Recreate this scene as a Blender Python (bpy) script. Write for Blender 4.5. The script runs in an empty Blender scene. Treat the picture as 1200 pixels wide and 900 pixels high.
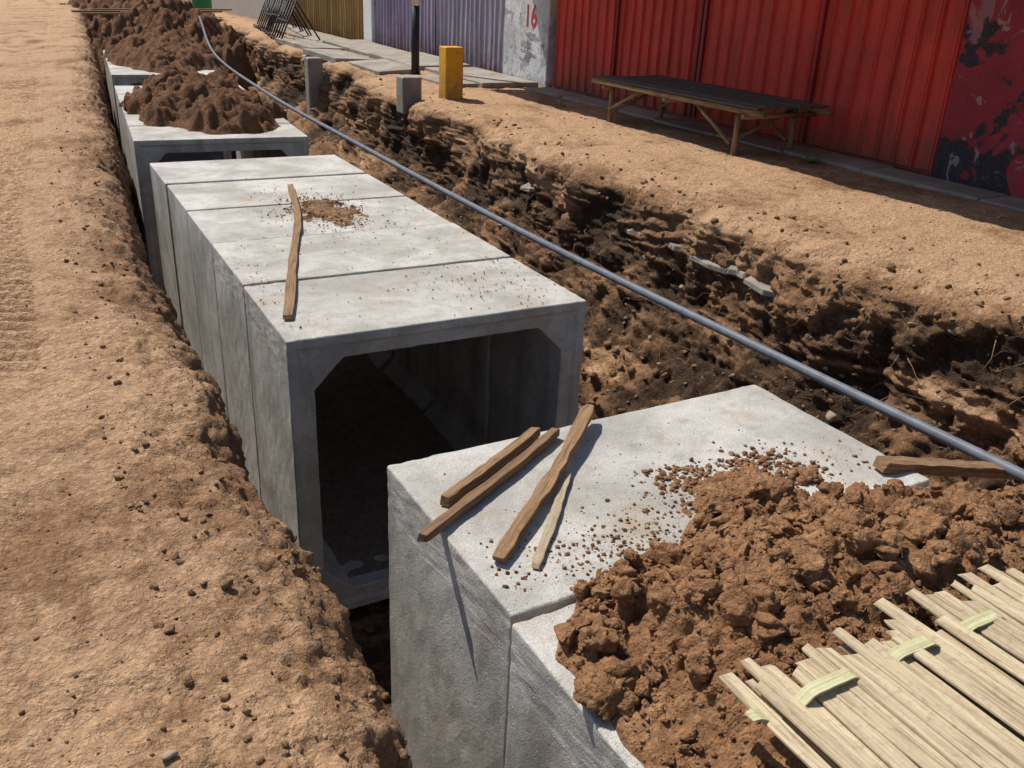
import bpy, bmesh, math, random
import numpy as np
from mathutils import Vector, Matrix
random.seed(5); rng=np.random.default_rng(5)
scene=bpy.context.scene
COL=scene.collection
# ------------------------------------------------------------ noise
def _grad(ix,iy,seed):
    h=(ix.astype(np.int64)*374761393+iy.astype(np.int64)*668265263+seed*974634777)&0xffffffff
    h=((h^(h>>13))*1274126177)&0xffffffff
    h=h^(h>>16)
    a=(h&0xffff)/65536.0*2*np.pi
    return np.cos(a),np.sin(a)
def perlin(x,y,seed=0):
    x0=np.floor(x);y0=np.floor(y);fx=x-x0;fy=y-y0
    u=fx*fx*fx*(fx*(fx*6-15)+10);v=fy*fy*fy*(fy*(fy*6-15)+10)
    def g(i,j):
        gx,gy=_grad(x0+i,y0+j,seed); return gx*(fx-i)+gy*(fy-j)
    a=g(0,0);b=g(1,0);c=g(0,1);d=g(1,1)
    return (a+(b-a)*u)*(1-v)+(c+(d-c)*u)*v
def fbm(x,y,o=4,seed=0,gain=.5):
    r=0;amp=1
    for i in range(o):
        r=r+amp*perlin(x*2**i,y*2**i,seed+i*17); amp*=gain
    return r
def ridge(x,y,o=4,seed=0,gain=.55):
    r=0;amp=1
    for i in range(o):
        r=r+amp*(1-2.2*np.abs(perlin(x*2**i,y*2**i,seed+i*17))); amp*=gain
    return r*.5
def rnd(ix,iy,seed):
    h=(ix.astype(np.int64)*73856093+iy.astype(np.int64)*19349663+seed*83492791)&0xffffffff
    h=((h^(h>>13))*1274126177)&0xffffffff
    h=((h^(h>>15))*2246822519)&0xffffffff
    h=h^(h>>16)
    return (h&0xffff)/65536.0
def lumps(x,y,seed=0,dens=1.0):
    x=x+.25*perlin(x*2.3,y*2.3,seed+50); y=y+.25*perlin(x*2.3,y*2.3,seed+51)
    x0=np.floor(x);y0=np.floor(y);best=np.zeros_like(x)
    for i in(-1,0,1):
        for j in(-1,0,1):
            cx=x0+i;cy=y0+j
            px=cx+rnd(cx,cy,seed);py=cy+rnd(cx,cy,seed+1)
            r=.25+.55*rnd(cx,cy,seed+2)**2
            on=rnd(cx,cy,seed+3)<dens
            d=((x-px)**2+(y-py)**2)/(r*r)
            best=np.maximum(best,np.where(on,np.sqrt(np.clip(1-d,0,1))*r,0))
    return best
def sst(t):
    t=np.clip(t,0,1); return t*t*(3-2*t)
# ------------------------------------------------------------ materials
class NT:
    def __init__(s,name):
        s.m=bpy.data.materials.new(name); s.m.use_nodes=True; s.t=s.m.node_tree; s.t.nodes.clear()
        s.out=s.n('ShaderNodeOutputMaterial'); s.b=s.n('ShaderNodeBsdfPrincipled')
        s.l(s.b.outputs[0],s.out.inputs[0]); s.tc=s.n('ShaderNodeTexCoord'); s.co=s.tc.outputs['Object']
        s.b.inputs['Specular IOR Level'].default_value=.25
    def n(s,k,**kw):
        x=s.t.nodes.new(k)
        for a,b in kw.items(): setattr(x,a,b)
        return x
    def l(s,a,b): s.t.links.new(a,b)
    def set(s,sock,v):
        if isinstance(v,bpy.types.NodeSocket): s.l(v,sock)
        else: sock.default_value=v if not(isinstance(v,tuple) and len(v)==3 and sock.type=='RGBA') else (*v,1)
    def mapping(s,sc=(1,1,1),rot=(0,0,0),loc=(0,0,0),co=None):
        m=s.n('ShaderNodeMapping'); s.l(co or s.co,m.inputs[0]); m.inputs['Scale'].default_value=sc
        m.inputs['Rotation'].default_value=rot; m.inputs['Location'].default_value=loc; return m.outputs[0]
    def noise(s,scale,det=4,rough=.6,co=None,dist=0):
        x=s.n('ShaderNodeTexNoise'); s.l(co or s.co,x.inputs['Vector']); x.inputs['Scale'].default_value=scale
        x.inputs['Detail'].default_value=det; x.inputs['Roughness'].default_value=rough; x.inputs['Distortion'].default_value=dist
        return x.outputs['Fac']
    def voro(s,scale,co=None,feat='F1',out='Distance'):
        x=s.n('ShaderNodeTexVoronoi',feature=feat); s.l(co or s.co,x.inputs['Vector']); x.inputs['Scale'].default_value=scale
        return x.outputs[out]
    def ramp(s,f,a,b,smooth=True):
        x=s.n('ShaderNodeMapRange'); x.interpolation_type='SMOOTHSTEP' if smooth else 'LINEAR'
        s.l(f,x.inputs[0]); x.inputs[1].default_value=a; x.inputs[2].default_value=b; return x.outputs[0]
    def mix(s,f,a,b,mode='MIX'):
        x=s.n('ShaderNodeMix',data_type='RGBA',blend_type=mode)
        s.set(x.inputs[0],f); s.set(x.inputs[6],a); s.set(x.inputs[7],b); return x.outputs[2]
    def math(s,op,a,b=0):
        x=s.n('ShaderNodeMath',operation=op); s.set(x.inputs[0],a); s.set(x.inputs[1],b); return x.outputs[0]
    def attr(s,name):
        x=s.n('ShaderNodeAttribute'); x.attribute_name=name; return x.outputs['Fac']
    def bump(s,h,st,dist,prev=None,inv=False):
        x=s.n('ShaderNodeBump'); s.l(h,x.inputs['Height']); x.inputs['Strength'].default_value=st; x.inputs['Distance'].default_value=dist; x.invert=inv
        if prev: s.l(prev,x.inputs['Normal'])
        return x.outputs[0]
    def fin(s,col,rough=.9,normal=None,metal=0):
        s.set(s.b.inputs['Base Color'],col); s.set(s.b.inputs['Roughness'],rough); s.b.inputs['Metallic'].default_value=metal
        if normal: s.l(normal,s.b.inputs['Normal'])
        return s.m
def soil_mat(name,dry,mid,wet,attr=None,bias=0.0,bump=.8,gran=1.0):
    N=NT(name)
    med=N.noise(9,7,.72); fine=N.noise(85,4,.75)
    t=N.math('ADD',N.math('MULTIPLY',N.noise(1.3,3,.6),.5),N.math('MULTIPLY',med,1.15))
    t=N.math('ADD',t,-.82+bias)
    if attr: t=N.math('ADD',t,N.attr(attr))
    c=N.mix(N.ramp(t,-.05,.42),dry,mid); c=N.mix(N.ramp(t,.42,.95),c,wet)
    dk=N.mix(.6,c,(.02,.012,.008))
    c=N.mix(N.math('MULTIPLY',N.ramp(fine,.40,.66),.55),c,dk)
    wv=N.n('ShaderNodeTexNoise'); N.l(N.co,wv.inputs['Vector']); wv.inputs['Scale'].default_value=30; wv.inputs['Detail'].default_value=1
    ad=N.n('ShaderNodeVectorMath',operation='MULTIPLY_ADD'); N.l(wv.outputs['Color'],ad.inputs[0]); ad.inputs[1].default_value=(.03,.03,.03); N.l(N.co,ad.inputs[2])
    v2=N.n('ShaderNodeTexVoronoi'); N.l(ad.outputs[0],v2.inputs['Vector']); v2.inputs['Scale'].default_value=95
    cr1=N.voro(34,co=ad.outputs[0]); cr2=v2.outputs['Distance']; pc=v2.outputs['Color']
    c=N.mix(N.math('MULTIPLY',N.math('MULTIPLY',N.ramp(cr2,.34,.15),N.ramp(pc,.66,.72)),.55),c,(.55,.44,.33))
    c=N.mix(N.math('MULTIPLY',N.ramp(cr1,.30,.62),.4),c,dk)
    h=N.math('MULTIPLY',med,.045*bump)
    h=N.math('SUBTRACT',h,N.math('MULTIPLY',cr1,.011*gran))
    h=N.math('SUBTRACT',h,N.math('MULTIPLY',cr2,.005*gran))
    h=N.math('ADD',h,N.math('MULTIPLY',fine,.009*bump))
    return N.fin(c,.95,N.bump(h,1.0,1.0))
M_ground=soil_mat('soil_ground',(.66,.41,.235),(.37,.20,.10),(.070,.038,.020),attr='damp_shade',gran=.9,bump=1.15)
M_clod=soil_mat('soil_clods',(.46,.28,.15),(.26,.15,.075),(.11,.055,.028),bias=.24)
M_pile=soil_mat('soil_pile',(.50,.27,.13),(.31,.148,.067),(.125,.057,.027),bias=.22,bump=1.0)
M_red=soil_mat('soil_red',(.32,.16,.08),(.20,.092,.043),(.08,.04,.02),bias=.30,bump=1.1)
M_mud=soil_mat('mud',(.34,.27,.20),(.24,.185,.135),(.14,.10,.075),bias=.2,bump=.4)
def concrete_mat(name,a=(.41,.39,.35),b=(.66,.635,.585),dirt=.5):
    N=NT(name)
    oi=N.n('ShaderNodeObjectInfo'); add=N.n('ShaderNodeVectorMath',operation='ADD'); N.l(N.co,add.inputs[0])
    cmb=N.n('ShaderNodeCombineXYZ'); N.l(N.math('MULTIPLY',oi.outputs['Random'],37.0),cmb.inputs[0]); N.l(N.math('MULTIPLY',oi.outputs['Random'],11.0),cmb.inputs[1])
    N.l(cmb.outputs[0],add.inputs[1]); N.co=add.outputs[0]
    big=N.noise(1.7,5,.66,dist=.3); med=N.noise(9,6,.75); fine=N.noise(150,3,.8)
    c=N.mix(N.ramp(big,.34,.66),a,b)
    c=N.mix(N.math('MULTIPLY',oi.outputs['Random'],.22),c,(.36,.33,.28))
    c=N.mix(N.math('MULTIPLY',N.ramp(med,.46,.72),.45),c,(.25,.23,.195))
    c=N.mix(N.math('MULTIPLY',N.ramp(fine,.42,.62),.55),c,N.mix(.6,c,(.1,.095,.085)))
    c=N.mix(N.math('MULTIPLY',N.ramp(N.noise(3.1,7,.76),.50,.70),dirt),c,(.40,.28,.165))
    geo=N.n('ShaderNodeNewGeometry'); sx=N.n('ShaderNodeSeparateXYZ'); N.l(geo.outputs['Normal'],sx.inputs[0])
    side=N.ramp(N.math('ABSOLUTE',sx.outputs[2]),.6,.2)
    st=N.noise(1,3,.5,co=N.mapping((4.5,4.5,.4)))
    c=N.mix(N.math('MULTIPLY',N.math('MULTIPLY',N.ramp(st,.48,.68),side),.40),c,(.20,.18,.15))
    c=N.mix(N.math('MULTIPLY',N.ramp(N.voro(16),.10,.05),.5),c,(.19,.17,.15))
    pits=N.ramp(N.voro(42),.0,.17)
    h=N.math('MULTIPLY',pits,.003); h=N.math('ADD',h,N.math('MULTIPLY',med,.008)); h=N.math('ADD',h,N.math('MULTIPLY',fine,.004))
    return N.fin(c,.9,N.bump(h,1.0,1.0))
M_conc=concrete_mat('precast_concrete')
M_conc_old=concrete_mat('old_concrete',(.24,.215,.18),(.40,.36,.30),.95)
def wood_mat(name,a,b,dark=(.07,.04,.02),vs=60):
    N=NT(name)
    co=N.tc.outputs['UV']
    g=N.noise(1,6,.7,co=N.mapping((2.2,vs,1),co=co)); g2=N.noise(1,4,.65,co=N.mapping((4,9,1),co=co)); g3=N.noise(55,4,.7)
    r=N.attr('rnd')
    c=N.mix(N.ramp(g,.3,.7),a,b); c=N.mix(N.math('MULTIPLY',N.ramp(g2,.42,.72),.7),c,dark)
    c=N.mix(N.math('MULTIPLY',r,.45),c,N.mix(.6,c,dark))
    c=N.mix(N.math('MULTIPLY',N.ramp(g3,.5,.7),.35),c,dark)
    n=N.bump(g,.8,.006); n=N.bump(g3,.4,.004,n)
    return N.fin(c,.85,n)
M_wood=wood_mat('weathered_brown_wood',(.23,.125,.06),(.47,.30,.165),(.065,.035,.018))
M_woodp=wood_mat('pale_wood',(.42,.33,.22),(.58,.48,.34),(.2,.14,.09))
M_woodd=wood_mat('dark_old_wood',(.085,.072,.062),(.19,.165,.14),(.022,.018,.015))
M_bleg=wood_mat('bench_leg_wood',(.24,.15,.08),(.36,.24,.14),(.06,.04,.02))
M_bam=wood_mat('split_bamboo',(.52,.40,.24),(.84,.71,.49),(.19,.12,.065),45)
M_tie=wood_mat('green_bamboo_strip',(.52,.50,.27),(.68,.66,.42),(.36,.31,.16),15)
def paint_mat(name,col,dirtc,rust,amt=.5,rough=.5):
    N=NT(name)
    sx=N.n('ShaderNodeSeparateXYZ'); N.l(N.co,sx.inputs[0])
    big=N.noise(.9,5,.65); str_=N.noise(1,5,.7,co=N.mapping((7,7,.8))); fine=N.noise(35,4,.7)
    c=N.mix(N.math('MULTIPLY',N.ramp(big,.35,.7),.55),col,tuple(x*.55 for x in col))
    c=N.mix(N.math('MULTIPLY',N.ramp(str_,.45,.70),amt),c,dirtc)
    low=N.ramp(sx.outputs[2],.85,.1)
    c=N.mix(N.math('MULTIPLY',N.math('MULTIPLY',low,N.ramp(N.noise(4,6,.7),.32,.6)),.8),c,rust)
    c=N.mix(N.math('MULTIPLY',N.ramp(fine,.58,.72),.6),c,rust)
    c=N.mix(N.math('MULTIPLY',N.ramp(N.noise(6,6,.75),.58,.66),.65),c,rust)
    return N.fin(c,rough,N.bump(N.noise(25,3,.6),.25,.01))
M_redp=paint_mat('red_painted_sheet',(.66,.06,.042),(.28,.035,.03),(.20,.09,.06),.65)
M_redd=paint_mat('dark_red_frame',(.30,.03,.03),(.14,.02,.02),(.1,.05,.03),.5)
M_purp=paint_mat('purple_painted_sheet',(.36,.30,.42),(.22,.17,.24),(.17,.1,.08),.6)
M_purp2=paint_mat('lavender_painted_sheet',(.38,.35,.43),(.24,.21,.28),(.17,.1,.08),.6)
M_ochre=paint_mat('ochre_painted_sheet',(.40,.25,.08),(.24,.14,.05),(.17,.1,.05),.5)
M_yel=paint_mat('yellow_paint',(.85,.43,.03),(.60,.28,.03),(.25,.14,.06),.4)
def patch_mat(name,base,pa,pb,pc,sc=3.0,thr=.53):
    N=NT(name)
    c=N.mix(N.ramp(N.noise(1.2,5,.6),.35,.7),base,tuple(x*.6 for x in base))
    c=N.mix(N.ramp(N.noise(sc,4,.5,dist=.4),thr,thr+.03),c,pa)
    c=N.mix(N.math('MULTIPLY',N.ramp(N.noise(sc*.8,6,.55,dist=.6,co=N.mapping(loc=(7,3,1))),.57,.60),.8),c,pb)
    c=N.mix(N.math('MULTIPLY',N.ramp(N.noise(sc*1.6,6,.6,dist=.8,co=N.mapping(loc=(1,9,5))),.62,.65),.7),c,pc)
    c=N.mix(N.math('MULTIPLY',N.ramp(N.noise(30,6,.75),.5,.66),.5),c,(.12,.09,.08))
    return N.fin(c,.8,N.bump(N.noise(12,5,.7),.5,.02))
M_graf=patch_mat('graffiti_red_plaster',(.36,.04,.055),(.035,.03,.04),(.33,.15,.17),(.33,.27,.29),2.2,.50)
M_white=patch_mat('peeling_whitewash',(.72,.73,.74),(.36,.37,.39),(.50,.49,.47),(.10,.10,.11),3.5,.56)
def plain(name,col,rough=.6,metal=0,nz=.35):
    N=NT(name); c=N.mix(N.math('MULTIPLY',N.ramp(N.noise(9,5,.7),.4,.7),nz),col,tuple(x*.45 for x in col))
    return N.fin(c,rough,N.bump(N.noise(40,3,.6),.15,.004),metal)
M_pvc=plain('grey_pvc',(.15,.165,.19),.5,0,.6)
M_black=plain('black_paint',(.025,.025,.028),.5)
M_whitep=plain('white_paint',(.75,.75,.73),.6)
M_num=plain('red_number_paint',(.55,.04,.05),.7)
M_stone=plain('pale_stone',(.34,.26,.18),.9,0,.6)
M_green=plain('green_plastic',(.05,.28,.09),.5)
M_leaf=plain('leaf_green',(.10,.22,.04),.6)
M_zinc=plain('zinc_sheet',(.40,.40,.41),.5,.3)
M_plaster=plain('wall_plaster',(.42,.38,.33),.9)
M_twig=plain('dry_twigs',(.26,.16,.085),.9)
# ------------------------------------------------------------ mesh helpers
def mesh_np(name,V,F,mat,smooth=True,attrs=None,parent=None):
    me=bpy.data.meshes.new(name); V=np.asarray(V,dtype=np.float32); F=np.asarray(F,dtype=np.int32)
    k=F.shape[1]; me.vertices.add(len(V)); me.vertices.foreach_set('co',V.ravel())
    me.loops.add(F.size); me.loops.foreach_set('vertex_index',F.ravel())
    me.polygons.add(len(F)); me.polygons.foreach_set('loop_start',np.arange(0,F.size,k,dtype=np.int32))
    me.update(calc_edges=True)
    me.polygons.foreach_set('use_smooth',np.full(len(F),smooth))
    if attrs:
        for n,a in attrs.items():
            at=me.attributes.new(n,'FLOAT','POINT'); at.data.foreach_set('value',np.asarray(a,dtype=np.float32).ravel())
    me.materials.append(mat); ob=bpy.data.objects.new(name,me); COL.objects.link(ob)
    if parent: ob.parent=parent
    return ob
def mesh_py(name,V,F,mat,smooth=False,parent=None,uv=None,rn=None,bevel=0):
    me=bpy.data.meshes.new(name); me.from_pydata([tuple(v) for v in V],[],F); me.update()
    for p in me.polygons: p.use_smooth=smooth
    if uv is not None:
        ul=me.uv_layers.new(name='UVMap')
        for lp in me.loops: ul.data[lp.index].uv=uv[lp.vertex_index]
    if rn is not None:
        at=me.attributes.new('rnd','FLOAT','POINT')
        for i,v in enumerate(rn): at.data[i].value=v
    me.materials.append(mat); ob=bpy.data.objects.new(name,me); COL.objects.link(ob)
    if parent: ob.parent=parent
    if bevel:
        b=ob.modifiers.new('Bevel','BEVEL'); b.width=bevel; b.segments=2; b.limit_method='ANGLE'
    return ob
def empty(name,loc=(0,0,0)):
    e=bpy.data.objects.new(name,None); COL.objects.link(e); e.location=loc; return e
def box(name,lo,hi,mat,parent=None,bevel=.006):
    x0,y0,z0=lo;x1,y1,z1=hi
    V=[(x0,y0,z0),(x1,y0,z0),(x1,y1,z0),(x0,y1,z0),(x0,y0,z1),(x1,y0,z1),(x1,y1,z1),(x0,y1,z1)]
    F=[(0,3,2,1),(4,5,6,7),(0,1,5,4),(1,2,6,5),(2,3,7,6),(3,0,4,7)]
    return mesh_py(name,V,F,mat,parent=parent,bevel=bevel)
class Acc:
    def __init__(s): s.V=[];s.F=[];s.UV=[];s.R=[]
    def lath(s,p0,p1,w,t,seed=0,bend=0,sag=0,rag=.15,nseg=12,up=Vector((0,0,1)),tw=0,path=None):
        r=random.Random(seed); p0=Vector(p0);p1=Vector(p1);d=(p1-p0);L=d.length;d.normalize()
        side=d.cross(up).normalized(); u=side.cross(d).normalized(); b=len(s.V); rv=r.random()
        if path: nseg=len(path)-1
        for i in range(nseg+1):
            f=i/nseg; c=p0+d*L*f+side*bend*math.sin(f*math.pi)+u*sag*math.sin(f*math.pi)
            if path: c=Vector(path[i])
            elif bend: c=c+side*bend*.25*math.sin(f*9+seed)
            ww=w*(1+rag*(r.random()-.5)); tt=t*(1+rag*(r.random()-.5))
            if i in(0,nseg): ww*=.85
            a=tw*f; sd=side*math.cos(a)+u*math.sin(a); uu=u*math.cos(a)-side*math.sin(a)
            ks=[(-1,-1),(1,-1),(1,1),(-1,1)]
            for q,(sx,sy) in enumerate(ks):
                off=d*(r.uniform(-.012,.012) if i in(0,nseg) else 0)
                s.V.append(c+sd*sx*ww/2+uu*sy*tt/2+off); s.UV.append((L*f+rv*10,(q*.3+rv*7))); s.R.append(rv)
            if i:
                o=b+(i-1)*4;n=b+i*4
                for q in range(4): s.F.append((o+q,o+(q+1)%4,n+(q+1)%4,n+q))
        s.F.append((b+3,b+2,b+1,b)); e=b+nseg*4; s.F.append((e,e+1,e+2,e+3))
    def tube(s,pts,r0,r1=None,seg=10,knots=0,seed=0):
        r=random.Random(seed); r1=r0 if r1 is None else r1; b=len(s.V); n=len(pts); rv=r.random(); Ls=0
        for i,p in enumerate(pts):
            p=Vector(p); dd=(Vector(pts[min(i+1,n-1)])-Vector(pts[max(i-1,0)])).normalized()
            ref=Vector((0,0,1)) if abs(dd.z)<.9 else Vector((1,0,0))
            a=dd.cross(ref).normalized(); c=a.cross(dd)
            rr=r0+(r1-r0)*i/(n-1)
            if knots: rr*=1+knots*(r.random()-.5)
            if i: Ls+=(p-Vector(pts[i-1])).length
            for k in range(seg):
                th=2*math.pi*k/seg; s.V.append(p+(a*math.cos(th)+c*math.sin(th))*rr); s.UV.append((Ls+rv*9,k/seg*.3+rv)); s.R.append(rv)
            if i:
                o=b+(i-1)*seg;m=b+i*seg
                for k in range(seg): s.F.append((o+k,o+(k+1)%seg,m+(k+1)%seg,m+k))
        s.F.append(tuple(b+k for k in range(seg))[::-1]); s.F.append(tuple(b+(n-1)*seg+k for k in range(seg)))
    def obj(s,name,mat,smooth=False,parent=None,bevel=0):
        return mesh_py(name,s.V,s.F,mat,smooth,parent,s.UV,s.R,bevel)
# ------------------------------------------------------------ ground with trench
def shift(y): return .065*np.clip(y-7.5,0,40)**1.0
ctrl=[(-300,0,8),(-30,0,3),(-8,0,.4),(-2.5,0,.08),(-.9,0.0,.015),(-.2,.02,.012),(.25,.03,.012),(.48,-.03,.014),(.60,-.16,.018),(.68,-.45,.035),(.74,-1.1,.06),(.86,-1.95,.06),
      (3.0,-1.98,.03),(3.25,-1.72,.02),(3.65,-1.45,.018),(4.05,-1.20,.016),(4.45,-.98,.014),(4.72,-.66,.013),(4.84,-.22,.013),(4.90,.0,.013),(5.05,.07,.016),(5.35,.10,.022),(6.2,.12,.032),(8.3,.12,.3),(12,.12,4),(40,.12,20),(300,.12,20)]
xs=[];zs=[]
for (x0,z0,st),(x1,z1,_) in zip(ctrl[:-1],ctrl[1:]):
    L=math.hypot(x1-x0,z1-z0); n=max(1,int(L/st))
    for i in range(n): xs.append(x0+(x1-x0)*i/n); zs.append(z0+(z1-z0)*i/n)
xs.append(300);zs.append(.12); xs=np.array(xs);zs=np.array(zs)
k=np.ones(7)/7; zsm=np.convolve(np.pad(zs,3,'edge'),k,'valid'); core=(xs>-.5)&(xs<6); zs=np.where(core,zsm,zs)
s_arc=np.concatenate([[0],np.cumsum(np.hypot(np.diff(xs),np.diff(zs)))]); s_arc-=s_arc[np.argmin(abs(xs))]
ys=[-300,-100,-40,-15,-6,-3,-1.5,-.6,0,.3,.55,.75,.9]
while ys[-1]<46: ys.append(ys[-1]*1.0056+.0003)
ys+= [50,56,65,80,110,160,250,400,600]; ys=np.array(ys)
S,Y=np.meshgrid(s_arc,ys); X0=np.tile(xs,(len(ys),1)); Z0=np.tile(zs,(len(ys),1))
dx=np.gradient(xs);dz=np.gradient(zs);ln=np.hypot(dx,dz);nx=-dz/ln;nz=dx/ln
k=np.ones(9)/9; nx=np.convolve(np.pad(nx,4,'edge'),k,'valid'); nz=np.convolve(np.pad(nz,4,'edge'),k,'valid')
def ip(pts): return np.interp(xs,[p[0] for p in pts],[p[1] for p in pts])
a_big=ip([(-6,.0),(-1,.012),(.2,.03),(.5,.05),(.7,.05),(3,.05),(3.4,.12),(4.3,.13),(4.75,.10),(5.0,.06),(5.6,.025),(8.2,.01),(12,0)])
a_med=ip([(-6,.003),(-1,.016),(-.3,.024),(.15,.036),(.5,.048),(.7,.05),(3,.05),(3.4,.09),(4.7,.085),(4.95,.045),(5.4,.022),(8.2,.010),(12,0)])
a_lmp=ip([(-6,.0),(-1.2,.005),(-.3,.014),(.1,.03),(.5,.05),(.7,.04),(3,.05),(3.4,.08),(4.8,.065),(5.0,.035),(5.5,.013),(8.2,.006),(12,0)])
near=1+.3*sst((4.2-Y)/2.2)*(X0<.3)
# left side: crusted plates alternate with smoother packed patches
packed=np.where(X0<.3,.45+.55*sst(fbm(S*1.1,Y*.55,3,171)*1.6+.5),1.0)
D=a_big*fbm(S*1.1,Y*.75,3,3)*1.5+packed*(a_med*near*(fbm(S*5,Y*4.2,5,11,.62)*.7+ridge(S*7,Y*6,4,14)*.5)+a_lmp*near*(lumps(S*5,Y*5,21,.6)*.8+lumps(S*13,Y*13,31,.7)*.5+lumps(S*30,Y*30,37,.6)*.28))
face=ip([(3.6,0),(4.0,1),(4.87,1),(4.98,0)])
up_=ip([(4.2,0),(4.5,1),(4.88,1),(4.98,0)])
led=fbm(S*2.2,Y*.5,3,77)
D+=face*(.08*ridge(S*1.3,Y*3.2,4,151)-.04)
D+=up_*(.08*np.abs(perlin(S*7+led*2.5,Y*1.1,5))+.06*np.abs(perlin(S*17+led*3,Y*3,6))-.05)
hol=sst((perlin(S*1.6,Y*1.25,51)-.08)/.25)
D-=up_*.06*hol
rim=ip([(-.3,0),(.3,.6),(.5,1),(3.0,1),(3.05,0)])
XS=X0+shift(Y)*ip([(-1.5,0),(.2,1),(5.4,1),(7.9,0)])
XS+=rim*(X0<.9)*(.10*perlin(Y*.8,Y*0+.3,61)+.05*perlin(Y*2.7,Y*0+.7,62))
XS+=ip([(4.0,0),(4.5,1),(5.2,1),(5.8,0)])*(.34*perlin(Y*.5,Y*0+.3,63)+.14*perlin(Y*1.9,Y*0+.7,64)+.07*perlin(Y*5,Y*0+.2,65))
XS-=ip([(4.74,0),(4.88,.09),(5.0,.05),(5.2,0)])*sst(perlin(Y*1.3,Y*0+.5,66)*2+.6)
road=sst((-.05-X0)/.25)*sst((X0+4.5)/1.5)
trs=sst((X0+.80)/.04)*sst((-.08-X0)/.04)*sst((Y-4.0)/.6)
mask=sst((fbm(X0*1.5,Y*.5,3,91)+.55)/.3)
rib=np.sin(Y*2*np.pi/.14+np.where(X0>-.44,1.,-1.)*(X0+.44)*16)
D=D*(1-.6*trs*mask)
D+=trs*mask*.026*np.clip(rib*2,-1,1)*np.clip(1.8-Y/14,0.3,1)
D-=trs*.014
D+=road*.014*perlin(X0*9,Y*.45,93)+road*.02*perlin(X0*2.2,Y*.15,94)+road*.008*ridge(X0*14,Y*1.1,2,95)
XX=XS+nx*D; ZZ=Z0+nz*D
damp_shade=ip([(-6,-.06),(-1,-.03),(-.1,.04),(.25,.14),(.52,.36),(.7,.75),(3,.95),(3.3,.92),(3.9,.76),(4.5,.84),(4.78,.84),(4.88,.50),(4.98,.20),(5.3,.06),(6.0,.02),(6.9,.15),(8.2,.3),(12,.1)])  # soil moisture; shadow under the bank brow is also painted in as darker tone
damp_shade=damp_shade+.36*fbm(S*1.3,Y*.9,4,41)+np.clip(-D,-.1,.1)*2.8*(a_med>.012)  # tone goes darker in dips, lighter on bumps
damp_shade+=.20*up_*hol-.55*face*sst((perlin(S*3.1+led*1.5,Y*.8,55)-.14)/.3)
damp_shade+=.20*(X0<.6)*sst(fbm(X0*2.5,Y*1.2,4,43)*1.2+.1)-.16*trs*np.clip(rib,-1,1)*mask-.12*(X0<.3)*(1-packed)
damp_shade+=.10*(X0<.6)*sst((5-Y)/3)+.14*(X0<.6)*fbm(X0*9,Y*7,3,47)
ny_,nx_=XX.shape
idx=np.arange(ny_*nx_).reshape(ny_,nx_)
F=np.stack([idx[:-1,:-1],idx[:-1,1:],idx[1:,1:],idx[1:,:-1]],-1).reshape(-1,4)
V=np.stack([XX,Y,ZZ],-1).reshape(-1,3)
mesh_np('ground',V,F,M_ground,True,{'damp_shade':damp_shade})
# ------------------------------------------------------------ clods
def ico(sub):
    bm=bmesh.new(); bmesh.ops.create_icosphere(bm,subdivisions=sub,radius=1)
    v=np.array([x.co[:] for x in bm.verts]); f=np.array([[q.index for q in p.verts] for p in bm.faces]); bm.free(); return v,f
def variants(sub,n,amp=.35):
    v,f=ico(sub); out=[]
    for i in range(n):
        q=v*1.6+i*7.3
        d=1+amp*(fbm(q[:,0]+q[:,2]*.7,q[:,1]-q[:,2]*.6,4,i+100,.6))*1.4
        w=v*d[:,None]
        for _ in range(5):
            nrm=rng.normal(size=3);nrm/=np.linalg.norm(nrm);t=rng.uniform(.55,.85)
            pr=w@nrm; w=w-np.clip(pr-t,0,None)[:,None]*nrm*.9
        if sub>2: w=w*(1+.09*fbm(w[:,0]*5+w[:,2]*4,w[:,1]*5-w[:,2]*4,3,i+300,.6))[:,None]
        out.append(w)
    return out,f
VA2,FA2=variants(2,16); VA3,FA3=variants(4,12,.42)
def clods(name,P,R,mat,hi=False,sink=.3,flat=.75,smooth=True):
    Vs=[];Fs=[];b=0; VA,FA=(VA3,FA3) if hi else (VA2,FA2)
    for p,r in zip(P,R):
        v=VA[rng.integers(len(VA))]
        q=rng.normal(size=4);q/=np.linalg.norm(q);w,x,y,z=q
        Rm=np.array([[1-2*(y*y+z*z),2*(x*y-z*w),2*(x*z+y*w)],[2*(x*y+z*w),1-2*(x*x+z*z),2*(y*z-x*w)],[2*(x*z-y*w),2*(y*z+x*w),1-2*(x*x+y*y)]])
        sc=np.array([rng.uniform(.8,1.3),rng.uniform(.7,1.1),rng.uniform(.6,1.0)])
        u=(v*sc)@Rm.T; u[:,2]*=flat
        Vs.append(u*r+np.array([p[0],p[1],p[2]+r*(flat-sink)])); Fs.append(FA+b); b+=len(v)
    return mesh_np(name,np.concatenate(Vs),np.concatenate(Fs),mat,smooth)
def pick(xlo,xhi,ylo,yhi,n,ypow=1.0):
    cj=np.where((xs>=xlo)&(xs<=xhi))[0]; ci=np.where((ys>=ylo)&(ys<=yhi))[0]
    J=rng.choice(cj,n); I=rng.choice(ci,n); return np.stack([XX[I,J],Y[I,J],ZZ[I,J]],-1)
def sizes(n,lo,hi,p=3): return lo+(hi-lo)*rng.random(n)**p
P=[pick(.1,.62,1.2,14,1300),pick(-1.2,.2,1.2,7,600),pick(3.1,4.3,1.5,22,3000),pick(4.3,4.9,1.5,22,1800),pick(4.85,5.3,1.5,16,900),pick(5.2,7.9,2,18,500),pick(.9,3.0,2.5,10,200)]
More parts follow.
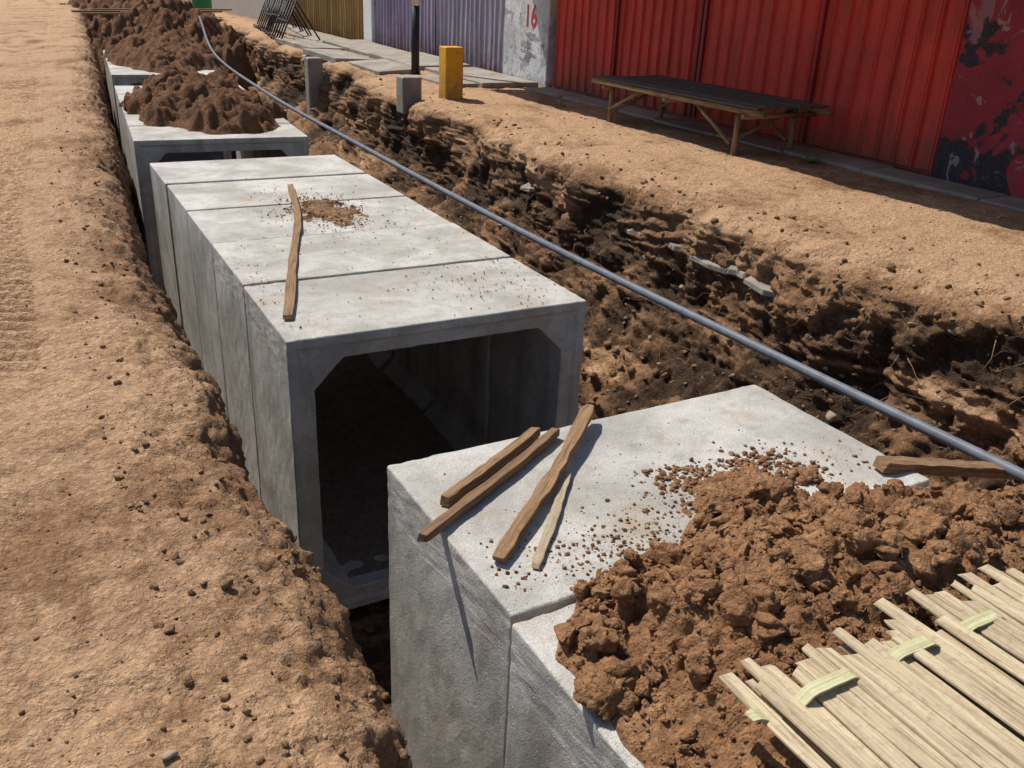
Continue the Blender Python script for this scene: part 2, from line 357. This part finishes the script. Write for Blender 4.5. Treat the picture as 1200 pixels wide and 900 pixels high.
R=[sizes(1300,.003,.020,5),sizes(600,.002,.009,4),sizes(3000,.006,.05,5),sizes(1800,.004,.028,4),sizes(900,.004,.032,5),sizes(500,.003,.02,4),sizes(200,.01,.05,3)]
clods('soil_clods',np.concatenate(P),np.concatenate(R),M_clod,sink=.45)
P=np.concatenate([pick(3.6,4.9,2,20,90),pick(-1.2,.5,1.5,7,12),pick(5.2,7,3,14,14)]); R=np.concatenate([sizes(90,.01,.05,3),sizes(12,.006,.018,2),sizes(14,.01,.025,2)])
clods('stones',P,R,M_stone,sink=.6)
A=Acc()
for i in range(420):
    p=pick(4.2,5.0,2,16,1)[0] if i%4 else pick(3.5,4.4,2,14,1)[0]; a=random.uniform(0,6.28); L=random.uniform(.06,.34)
    pts=[];q=Vector(p)+Vector((-.01,0,.01)); vz=random.uniform(-.06,.02)
    for j in range(5):
        pts.append(tuple(q)); q=q+Vector((math.cos(a)*L/6-.006,math.sin(a)*L/4,vz+random.uniform(-.02,.02))); a+=random.uniform(-.6,.6)
    A.tube(pts,random.uniform(.0015,.004),.0008,5,seed=i)
A.obj('tree_roots',M_twig,True)
# ------------------------------------------------------------ culverts
def culvert(x0,x1,ztop,H,L,name='box_culvert',t=.145,c=.17,loc=(0,0,0),rz=0,seed=0):
    W=x1-x0; m=.055
    def loop(ins,ch,y):
        a=ins; x_0,x_1,z0,z1=a,W-a,-H+a,-a; P=[]
        def corner(cx,cz,sx,sz,order):
            p1=(cx+sx*ch,cz);p2=(cx+sx*ch/2,cz+sz*ch/2);p3=(cx,cz+sz*ch)
            if ch==0:
                e=.2; p1=(cx+sx*e,cz);p2=(cx,cz);p3=(cx,cz+sz*e)
            return [p1,p2,p3] if order else [p3,p2,p1]
        P+=corner(x_0,z1,1,-1,False); P+=corner(x_1,z1,-1,-1,True); P+=corner(x_1,z0,-1,1,False); P+=corner(x_0,z0,1,1,True)
        return [(p[0],y,p[1]) for p in P]
    rec=.024
    loops=[loop(0,0,0),loop(m,0,0),loop(m+.014,0,rec),loop(t,c,rec),loop(t,c,L-rec),loop(m+.014,0,L-rec),loop(m,0,L),loop(0,0,L)]
    V=[p for l in loops for p in l]; n=12;F=[]
    for a in range(8):
        b=(a+1)%8
        for k in range(n):
            F.append((a*n+k,a*n+(k+1)%n,b*n+(k+1)%n,b*n+k))
    ob=mesh_py(name,V,F,M_conc,bevel=0)
    bm=bmesh.new(); bm.from_mesh(ob.data); bmesh.ops.recalc_face_normals(bm,faces=bm.faces)
    bm.to_mesh(ob.data); bm.free()
    ob.location=(loc[0],loc[1],ztop); ob.rotation_euler=(0,0,rz)
    b=ob.modifiers.new('Bevel','BEVEL'); b.width=.010; b.segments=3; b.limit_method='ANGLE'; b.angle_limit=.5
    return ob
tex=bpy.data.textures.new('edge_wear','CLOUDS'); tex.noise_scale=.045
H=1.82; r=random.Random(3)
def wear(o):
    s=o.modifiers.new('Sub','SUBSURF'); s.subdivision_type='SIMPLE'; s.levels=4; s.render_levels=4
    d=o.modifiers.new('Disp','DISPLACE'); d.texture=tex; d.texture_coords='LOCAL'; d.strength=.009; d.mid_level=.5
for i in range(5):
    o=culvert(0,1.845,r.uniform(-.007,.007),H,.982,loc=(1.036+r.uniform(-.010,.010),4.328+i*1.006,0),rz=r.uniform(-.003,.003))
    if i<2: wear(o)
rzf=math.radians(1.2)
for i in range(3):
    y=2.80-.985-i*1.0
    o=culvert(0,1.85,.07+(-.003 if i else 0),H,.974,loc=(1.035+(.006*i),y,0),rz=rzf)
    if i<2: wear(o)
far=-math.radians(3.7)
for i in range(5):
    d=i*1.006
    culvert(0,1.85,.05+r.uniform(-.004,.004),H,.986,loc=(1.02-math.sin(far)*d,10.38+math.cos(far)*d,0),rz=far)
for i in range(5):
    d=i*1.006
    culvert(0,1.85,.03,H,.986,loc=(1.48-math.sin(far)*d,17.2+math.cos(far)*d,0),rz=far)
# ------------------------------------------------------------ soil mounds
def mound(name,x0,x1,y0,y1,st,fn,mat,parent=None):
    gx=np.arange(x0,x1,st);gy=np.arange(y0,y1,st);GX,GY=np.meshgrid(gx,gy);Z=fn(GX,GY)
    id_=np.arange(GX.size).reshape(GX.shape)
    F=np.stack([id_[:-1,:-1],id_[:-1,1:],id_[1:,1:],id_[1:,:-1]],-1).reshape(-1,4)
    F=F[(Z.ravel()[F]>-5).all(1)]
    return mesh_np(name,np.stack([GX,GY,Z],-1).reshape(-1,3),F,mat),(GX,GY,Z)
def pf(x,y):
    ey=np.interp(x,[.9,1.06,1.15,1.4,1.65,1.85,2.0,2.2,2.36,2.85,3.3,4.2,6],[1.5,1.62,1.74,1.93,1.86,2.02,2.12,2.02,1.93,1.82,1.76,1.72,1.7])
    ey=ey+.08*fbm(x*3,y*3,3,201)
    d=ey-y; d2=x-1.035+.06*fbm(x*4+5,y*3,3,202)
    hgt=.025*sst(d/.06)*sst(d2/.05)+.17*sst(d/.75)*sst(d2/.5)
    n=.08*fbm(x*3.2,y*3.2,3,203)+.03*ridge(x*7,y*7,4,213)+.085*lumps(x*5.5,y*5.5,204,.7)+.05*lumps(x*12,y*12,205,.7)+.022*lumps(x*28,y*28,206,.7)+.016*fbm(x*25,y*25,4,207,.6)
    mt=sst((1.30-y)/.2)
    n=n*(1-.75*mt)*(1-.5*sst((x-2.55)/.3)); hgt=hgt*(1-.15*mt)
    z_on=.062+hgt+n*sst(d/.22)*sst(d2/.18)-.03*(1-sst(d/.04)*sst(d2/.04))
    z_on=np.where((d<-.02)|(x<1.045),np.minimum(z_on,.03),z_on)
    top=np.interp(x,[2.8,3.1,3.5,4.2,5],[.14,.00,-.16,-.28,-.3])
    z_off=top-1.5*(1-sst((d+.45)/.6))+n*1.1
    w=sst((x-2.86)/.06)
    return z_on*(1-w)+z_off*w
ob,(GX,GY,GZ)=mound('soil_pile',1.045,4.9,.0,2.5,.0085,pf,M_pile)
vis=(GZ>.085)&(GX<2.7)&(GY>1.12)
I=np.argwhere(vis); sel=I[rng.integers(len(I),size=680)]
P=np.stack([GX[sel[:,0],sel[:,1]],GY[sel[:,0],sel[:,1]],GZ[sel[:,0],sel[:,1]]],-1)
R=sizes(680,.006,.062,2.8); mk=P[:,1]<1.25; R[mk]=np.minimum(R[mk],.018)
vis=(GX<1.4)&(GY<1.15)&(GZ>.085)|((GX>2.7)&(GY<1.65)&(GY>1.1)); I=np.argwhere(vis); sel=I[rng.integers(len(I),size=320)]
P=np.concatenate([P,np.stack([GX[sel[:,0],sel[:,1]],GY[sel[:,0],sel[:,1]],GZ[sel[:,0],sel[:,1]]],-1)]); R=np.concatenate([R,sizes(320,.005,.03,3)])
clods('soil_pile_clods',P,R,M_pile,hi=True,sink=.42)
sel=np.argwhere((GZ>.07)&(GY>1.0)); sel=sel[rng.integers(len(sel),size=3500)]
P=np.stack([GX[sel[:,0],sel[:,1]],GY[sel[:,0],sel[:,1]],GZ[sel[:,0],sel[:,1]]],-1)
clods('soil_pile_crumbs',P,sizes(3500,.002,.010,3),M_pile)
def crumbs(n,cx,cy,sx,sy,z,lo,hi,p=4):
    x=rng.normal(cx,sx,n);y=rng.normal(cy,sy,n);return np.stack([x,y,np.full(n,z)],-1),sizes(n,lo,hi,p)
Ps=[];Rs=[]
def addc(pr,lim):
    p,r_=pr; k=(p[:,0]>lim[0])&(p[:,0]<lim[1])&(p[:,1]>lim[2])&(p[:,1]<lim[3]); Ps.append(p[k]);Rs.append(r_[k])
F1=(1.07,2.84,1.0,2.77)
addc(crumbs(1200,1.5,1.96,.22,.09,.069,.001,.009),F1); addc(crumbs(1900,2.1,2.10,.35,.11,.069,.001,.010,5),F1)
addc(crumbs(500,2.02,2.22,.08,.06,.069,.002,.015,3),F1); addc(crumbs(500,2.33,2.2,.10,.06,.069,.002,.015,3),F1); addc(crumbs(700,1.9,2.3,.6,.35,.069,.001,.0045),F1)
addc(crumbs(12,2.42,2.05,.03,.03,.072,.02,.045,2),F1)
M1=(1.06,2.86,4.35,9.3)
addc(crumbs(900,2.05,7.0,.14,.24,.004,.002,.014,3),M1); addc(crumbs(700,2.0,7.0,.3,.5,.001,.002,.008),M1)
addc(crumbs(700,1.9,6.5,.6,1.6,.001,.002,.007),M1); addc(crumbs(400,2.5,4.8,.25,.3,.001,.002,.008),M1); addc(crumbs(160,1.15,5.2,.06,.5,.001,.002,.008),M1)
clods('soil_crumbs',np.concatenate(Ps),np.concatenate(Rs),M_pile)
def film(cx,cy,rx,ry,z0,h,seed):
    def f(x,y):
        d=np.sqrt(((x-cx)/rx)**2+((y-cy)/ry)**2)+.8*fbm(x*5,y*5,5,seed,.65)
        z=z0-.012+h*np.clip((1-d)*1.4,0,1)+.01*fbm(x*30,y*30,3,seed+1)
        return np.where(d>1.25,-9,z)
    return f
mound('soil_smear',1.6,2.5,6.3,7.8,.012,film(2.05,7.0,.26,.42,.0,.030,501),M_clod)
mound('soil_smear',1.7,2.7,1.9,2.5,.009,film(2.15,2.15,.34,.14,.07,.024,511),M_pile)
def gm(cx,cy,rx,ry,h,z0,seed,p=.9):
    def f(x,y):
        d=np.sqrt(((x-cx)/rx)**2+((y-cy)/ry)**2)+.30*fbm(x*2,y*1.5,4,seed)
        b=np.clip(1-d,0,1)
        z=z0-.03+h*b**p+sst(b/.15)*(.16*lumps(x*3.4,y*3.4,seed+1,.8)+.08*lumps(x*8,y*8,seed+2,.8)+.04*lumps(x*17,y*17,seed+5,.8)+.07*fbm(x*5,y*5,4,seed+3,.6))
        return np.where(d>1.06,-9,z)
    return f
mound('soil_mound',1.18,3.05,10.5,15.2,.022,gm(2.12,12.6,.90,2.2,.42,.05,301,.7),M_red)
mound('soil_mound',1.6,3.65,16.8,22,.03,gm(2.66,19.6,.97,2.3,.55,.03,311,.7),M_red)
mound('soil_mound',1.2,7.4,22.6,34,.045,gm(4.1,28.2,3.0,5.2,2.9,-1.9,321,.6),M_red)
mound('soil_mound',1.0,8.0,38,53,.09,gm(4.6,45,3.2,7,2.9,-1.7,331,.6),M_red)
mound('mud',1.19,2.74,4.45,9.3,.03,lambda x,y:-1.675+.03*fbm(x*1.5,y*1.0,3,401)+.05*sst((y-4.5)/1.5)+.01*lumps(x*8,y*8,402,.5),M_mud)
# ------------------------------------------------------------ sticks
def stick(p0,p1,w,t,mat,seed,bend=0,rag=.12,sag=0):
    A=Acc();A.lath(p0,p1,w,t,seed,bend,rag=rag,sag=sag,nseg=16); return A.obj('wooden_stick',mat,bevel=.003)
stick((1.093,2.43,.096),(1.645,2.765,.096),.040,.038,M_wood,1,.004,.2)
stick((.935,2.255,.094),(1.715,2.725,.099),.036,.032,M_wood,2,.006,.25)
stick((1.115,2.055,.090),(1.925,2.80,.138),.048,.028,M_wood,3,.012,.45)
stick((1.21,1.985,.082),(1.60,2.44,.086),.034,.014,M_woodp,4,.004,.2)
stick((2.03,7.88,.024),(1.114,4.63,.020),.055,.022,M_wood,5,-.05,.3)
stick((2.74,1.98,.104),(3.47,1.90,-.052),.070,.045,M_wood,6,0,.25)
# ------------------------------------------------------------ pipe
def smoothpath(pts,n):
    P=[Vector(p) for p in pts];out=[]
    for i in range(len(P)-1):
        p0=P[max(i-1,0)];p1=P[i];p2=P[i+1];p3=P[min(i+2,len(P)-1)]
        for j in range(n):
            t=j/n; out.append(tuple(.5*((2*p1)+(p2-p0)*t+(2*p0-5*p1+4*p2-p3)*t*t+(3*p1-p0-3*p2+p3)*t**3)))
    out.append(tuple(P[-1])); return out
A=Acc(); A.tube(smoothpath([(3.42,-4,-.0),(3.42,1,-.01),(3.415,3,-.035),(3.395,6,-.065),(3.42,10,-.05),(3.52,15,-.02),(3.90,21,.08),(4.7,27,.55),(5.5,33,.40),(5.9,38,.2)],12),.026,seg=16); A.obj('water_pipe',M_pvc,True)
# ------------------------------------------------------------ bamboo mat
e=empty('bamboo_mat'); A=Acc(); x=1.22;i=0
zb=lambda x:.305+.015*math.sin(x*5)
while x<3.3:
    w=random.uniform(.032,.054); i+=1
    z=zb(x)+random.choice([0,.006,.012]) ; a=random.uniform(-.03,.03)
    y1=1.14+random.uniform(-.09,.07)+(-.06 if 1.3<x<1.45 else 0)
    A.lath((x+w/2,y1,z+random.uniform(-.004,.012)),(x+w/2+a,-.9,z+.03),w,.009,i,random.uniform(-.012,.012),rag=.14,nseg=14,tw=random.uniform(-.2,.2),sag=random.uniform(-.01,.01))
    x+=w*random.uniform(.72,.98)
x=1.30
while x<3.2:   # second layer underneath closes most gaps
    i+=1; w=random.uniform(.03,.05); y1=1.09+random.uniform(-.08,.05)
    A.lath((x,y1,zb(x)-.014),(x+random.uniform(-.05,.05),-.9,zb(x)+.012),w,.008,i,0,nseg=8); x+=random.uniform(.05,.09)
A.obj('bamboo_slats',M_bam,parent=e,bevel=.003)
for row,yy in enumerate((1.03,.42,-.2)):
    A=Acc(); pts=[]; x=1.19
    while x<3.4:
        ph=math.sin(x*math.pi/.135+row*3); pts.append((x,yy+.015*math.sin(x*3),zb(x)+.012+.014*max(-1,min(1,ph*2.5+.6)))); x+=.0135
    A.lath(pts[0],pts[-1],.034,.006,99,0,rag=.05,path=pts)
    A.obj('cross_strip_%d'%(row+1),M_tie,parent=e)
# ------------------------------------------------------------ bench
b=empty('wooden_bench'); G=.12; T=.66
A=Acc()
for i in range(9):
    xx=6.76+i*.116
    A.lath((xx,7.22+random.uniform(-.04,.03),T+random.uniform(-.006,.008)),(xx+.02,10.32+random.uniform(-.04,.05),T+random.uniform(-.006,.008)),.106,.022,50+i,random.uniform(-.01,.01),rag=.07,nseg=10)
A.obj('seat_planks',M_woodd,parent=b,bevel=.003)
A=Acc()
for xx in (6.74,7.70): A.tube([(xx,7.15,T-.05),(xx,8.7,T-.055),(xx,10.4,T-.05)],.032,.03,10,.1,3)
for yy in (7.42,8.8,10.1): A.tube([(6.70,yy,T-.105),(7.75,yy,T-.105)],.026,.026,10,.1,3)
A.obj('seat_frame',M_bleg,True,parent=b)
A=Acc()
for xx in (6.82,7.64):
    for yy,dy in ((7.62,.0),(10.06,0)):
        A.tube([(xx,yy+dy,G-.06),(xx+.005,yy,.35),(xx,yy,T-.07)],.032,.034,10,.12,int(yy*10+xx))
    A.tube([(xx-.035,7.66,.24),(xx-.03,8.3,T-.08)],.022,.022,8,.1,2)
    A.tube([(xx-.035,10.02,.30),(xx-.03,9.4,T-.08)],.020,.020,8,.1,4)
A.tube([(6.82,7.66,.26),(7.64,7.66,.58)],.020,.02,8,.1,5); A.tube([(6.82,10.02,.26),(7.64,10.02,.58)],.020,.02,8,.1,6)
A.obj('legs_and_braces',M_bleg,True,parent=b)
# ------------------------------------------------------------ shop building row
sh=empty('shop_building'); WX=8.1; WT=3.0
def ribbed(name,y0,y1,mat,pitch=.235,depth=.035,x=WX,z0=.14,z1=WT,parent=sh,seed=1):
    V=[];F=[];y=y0;pr=[];q=random.Random(seed)
    while y<y1-1e-4:
        dd=q.uniform(.75,1.2);oo=q.uniform(-.006,.006)
        for f,d in ((0,0),(.36,0),(.44,1),(.50,1),(.56,0.0),(.60,.0),(.64,.35),(.70,.35),(.74,0)):
            yy=min(y+f*pitch,y1); pr.append((yy,d*dd,oo))
        y+=pitch
    pr.append((y1,0,0)); zz=[z0+(z1-z0)*k/10 for k in range(11)]
    for z in zz:
        for (yy,d,oo) in pr: V.append((x-d*depth+oo+.007*math.sin(yy*3.1+z*2.3)+.005*math.sin(yy*7.7-z*4.1),yy,z))
    m=len(pr)
    for r_ in range(len(zz)-1):
        for k in range(m-1): F.append((r_*m+k,r_*m+k+1,(r_+1)*m+k+1,(r_+1)*m+k))
    return mesh_py(name,V,F,mat,parent=parent)
ribbed('red_folding_door_1',5.98,9.84,M_redp,seed=1); ribbed('red_folding_door_2',10.02,13.74,M_redp,seed=2)
for yy in (9.86,9.95): box('door_stile',(WX-.05,yy,.13),(WX+.02,yy+.06,WT),M_redd,sh)
for yy in (7.85,11.9): box('door_stile',(WX-.045,yy,.13),(WX+.02,yy+.035,WT),M_redd,sh)
box('door_sill',(WX-.06,5.98,.10),(WX+.1,13.74,.17),M_redd,sh)
box('graffiti_pillar',(7.93,4.75,-.1),(8.6,5.96,WT),M_graf,sh,.02)
box('red_wall_end',(8.02,-3,-.1),(8.6,4.74,WT),M_graf,sh,.02)
box('whitewashed_pillar',(7.98,13.78,-.1),(8.6,15.38,WT),M_white,sh,.02)
ribbed('lavender_door',15.4,18.7,M_purp2,.21,seed=3); ribbed('purple_door',18.78,22.45,M_purp,.21,seed=4)
box('white_post',(8.0,22.5,-.1),(8.3,23.1,WT),M_whitep,sh,.01)
ribbed('ochre_door',23.15,33,M_ochre,.21,seed=5)
box('end_wall',(8.05,33.02,-.1),(8.6,70,WT),M_plaster,sh,.02)
box('back_wall',(14,-3,-.1),(14.3,70,WT),M_plaster,sh,.02); box('side_wall_near',(8.3,-3.3,-.1),(14.3,-3.02,WT),M_plaster,sh,.02); box('side_wall_far',(8.3,70.02,-.1),(14.3,70.3,WT),M_plaster,sh,.02)
box('roof_slab',(8.0,-3.3,WT+.003),(14.5,70.3,WT+.12),M_plaster,sh,.02)
V=[];F=[]
yy=-3.2
while yy<15.3:
    V+= [(6.15,yy,2.78+.02*math.sin(yy*40)),(7.995,yy,3.0+.02*math.sin(yy*40))]; yy+=.04
for k in range(len(V)//2-1): F.append((2*k,2*k+1,2*k+3,2*k+2))
o=mesh_py('canopy_sheet',V,F,M_zinc,True,sh)
A=Acc()
for yy in (-2,1.2,4.6,8,11.4,14.8): A.tube([(6.25,yy,2.74),(7.99,yy,2.94)],.025,seg=8); A.tube([(6.6,yy,2.76),(7.99,yy,2.2)],.02,seg=8)
A.tube([(6.22,-3.1,2.74),(6.22,15.2,2.74)],.025,seg=8)
A.obj('canopy_brackets',M_black,True,sh)
cu=bpy.data.curves.new('n16','FONT'); cu.body='16'; cu.size=.50; cu.extrude=.001; cu.offset=.006; cu.space_character=1.05
t=bpy.data.objects.new('tmp',cu); COL.objects.link(t); bpy.context.view_layer.update()
me=bpy.data.meshes.new_from_object(t.evaluated_get(bpy.context.evaluated_depsgraph_get())); bpy.data.objects.remove(t)
me.materials.clear(); me.materials.append(M_num)
o=bpy.data.objects.new('number_16',me); COL.objects.link(o); o.location=(7.974,14.62,1.06); o.rotation_euler=(math.pi/2,0,-math.pi/2); o.parent=sh; o.scale=(.85,1,1)
A=Acc(); q=random.Random(12)
for k in range(7):
    y0=14.75-q.uniform(0,.35); z0=.95-k*.07; pts=[]
    for j in range(14): pts.append((7.972,y0-j*.028,z0+q.uniform(-.022,.022)))
    A.tube(pts,.004,seg=5)
A.obj('scrawl',M_black,True,sh)
# ------------------------------------------------------------ pavement
rr=random.Random(9)
def slab(x0,y0,x1,y1,z1,name='concrete_slab',tilt=0,mat=None):
    cx,cy=(x0+x1)/2,(y0+y1)/2
    ob=box(name,(x0-cx,y0-cy,-.12),(x1-cx,y1-cy,0),mat or M_conc_old,bevel=.012); ob.location=(cx,cy,z1); ob.rotation_euler=(rr.uniform(-.02,.02),rr.uniform(-.02,.02)-tilt,rr.uniform(-.05,.05)); return ob
slab(6.9,13.9,7.95,16.6,.20);slab(6.75,16.7,7.95,19.2,.24);slab(6.9,19.3,7.95,23,.22)
slab(5.9,16.2,6.7,18.1,.19,tilt=.05);slab(5.75,18.4,6.6,20.6,.20,tilt=-.03);slab(6.3,14.0,6.85,15.6,.17);slab(6.0,21,6.8,24,.2);slab(6.9,23.2,7.95,30,.2)
e=empty('pavement')
yy=-2.5
while yy<13.5:
    L_=rr.uniform(1.1,1.4); box('kerb_slab',(7.50+rr.uniform(-.02,.02),yy,.0),(7.92 if 4.6<yy+L_ and yy<6.0 else 8.0,min(yy+L_-.02,13.6),.155+rr.uniform(-.006,.006)),M_conc_old,e,.012); yy+=L_
box('yellow_post',(5.56,12.5,-.05),(5.84,12.76,.85),M_yel,bevel=.012)
box('concrete_block',(4.98,12.72,-.1),(5.28,13.0,.42),M_conc_old,bevel=.02)
box('concrete_stub',(5.15,18.2,-.9),(5.45,18.5,.22),M_conc_old,bevel=.03)
e=empty('utility_pole'); A=Acc(); A.tube([(6.57,16.15,0),(6.57,16.15,1.28)],.075,seg=18); A.obj('black_base',M_black,True,e)
A=Acc(); A.tube([(6.57,16.15,1.28),(6.57,16.15,4.5)],.073,seg=18); A.obj('white_shaft',M_whitep,True,e)
for i,(a,b_,w) in enumerate([((2.0,33.6,.30),(6.9,35.2,.34),.22),((2.2,33.1,.26),(6.4,33.9,.30),.18),((2.6,34.3,.34),(7.4,35.9,.38),.16)]):
    A=Acc();A.lath(a,b_,w,.06,70+i); A.obj('wooden_plank',M_wood,bevel=.004)
# leaning trestle frames stacked beside the shops
for i in range(4):
    e=empty('metal_trestle'); A=Acc(); y0=23.6+i*1.5; x0=6.0+.22*i; hgt=.95+.1*(i%2)
    def P_(u,f): return (x0+.55*f+.15*u,y0+1.5*u+.35*f,.12+hgt*f)
    for f in (0.06,.5,1.0): A.tube([P_(0,f),P_(1,f)],.024,seg=6)
    for k in range(5): A.tube([P_(k/4,0),P_(k/4,1)],.020,seg=6)
    A.tube([P_(0,1),(x0+1.15,y0+.35,.12)],.022,seg=6); A.tube([P_(1,1),(x0+1.3,y0+1.85,.12)],.022,seg=6)
    A.obj('frame',M_black,True,e)
A=Acc(); A.tube([(6.6,37,0),(6.6,37,.05),(6.6,37,.85),(6.6,37,.9)],.34,.36,seg=20); A.obj('green_barrel',M_green,True)
jj=np.argmin(abs(xs-4.86))
def shard(cx,cy,cz,sx,sy,th,seed,mat,name):
    r=random.Random(seed);n=11;V=[];
    for z in(0,1):
        for k in range(n):
            a=2*math.pi*k/n+r.uniform(-.2,.2); q=1+r.uniform(-.35,.2)
            if z==0: V.append([math.cos(a)*sx*q,math.sin(a)*sy*q,0])
            else: V.append([V[k][0]*.93+r.uniform(-.01,.01),V[k][1]*.93,th+r.uniform(-.01,.01)])
    F=[tuple(range(n))[::-1],tuple(range(n,2*n))]+[(k,(k+1)%n,n+(k+1)%n,n+k) for k in range(n)]
    o=mesh_py(name,V,F,mat,bevel=.01); o.location=(cx,cy,cz); o.rotation_euler=(r.uniform(-.1,.1),r.uniform(-.15,.1),r.uniform(-.3,.3)); return o
for i,yy in enumerate((4.75,5.15,5.5,5.95,6.5,8.4)):
    ii=np.argmin(abs(ys-yy)); shard(XX[ii,jj]+.06,yy,ZZ[ii,jj]-.16,.16,rr.uniform(.16,.3),.045,i,M_conc_old,'broken_paving')
A=Acc()
for i in range(40):
    p=(rr.uniform(5.4,7.5),rr.uniform(4.5,12),.135); A.lath(p,(p[0]+rr.uniform(-.1,.1),p[1]+rr.uniform(-.1,.1),.15),rr.uniform(.01,.03),.003,i,nseg=2)
A.obj('litter',M_woodp)
A=Acc(); 
for i in range(6):
    a=i*1.05; A.lath((7.35,7.0,.14),(7.35+.13*math.cos(a),7.0+.13*math.sin(a),.17),.05,.003,i,nseg=3)
A.obj('green_leaves',M_leaf)
# ------------------------------------------------------------ light, sky, camera
sd=Vector((-.208,.502,.84)).normalized()
w=bpy.data.worlds.new('World'); scene.world=w; w.use_nodes=True; nt=w.node_tree; bg=nt.nodes['Background']
sk=nt.nodes.new('ShaderNodeTexSky'); sk.sky_type='NISHITA'; sk.sun_disc=False; sk.sun_elevation=math.asin(sd.z); sk.sun_rotation=math.atan2(sd.x,sd.y)
nt.links.new(sk.outputs[0],bg.inputs[0]); bg.inputs[1].default_value=.10
L=bpy.data.lights.new('sun','SUN'); L.energy=5.0; L.angle=math.radians(.5); L.color=(1,.95,.87)
lo=bpy.data.objects.new('sun',L); COL.objects.link(lo); lo.rotation_euler=(-sd).to_track_quat('-Z','Y').to_euler(); lo.location=(0,0,20)
cam=bpy.data.cameras.new('camera'); cam.sensor_width=36; cam.lens=36*1046/1200; cam.clip_end=2000; cam.clip_start=.05
co=bpy.data.objects.new('camera',cam); COL.objects.link(co)
rx=Vector((.8839,-.4656,.0420)); fw=Vector((.4402,.7985,-.4109)); 
fw.normalize(); rx=(rx-fw*rx.dot(fw)).normalized(); up=rx.cross(fw)
co.matrix_world=Matrix((( rx.x,up.x,-fw.x,0),(rx.y,up.y,-fw.y,0),(rx.z,up.z,-fw.z,1.75),(0,0,0,1)))
scene.camera=co
scene.view_settings.view_transform='Standard'; scene.view_settings.look='None'; scene.view_settings.exposure=0
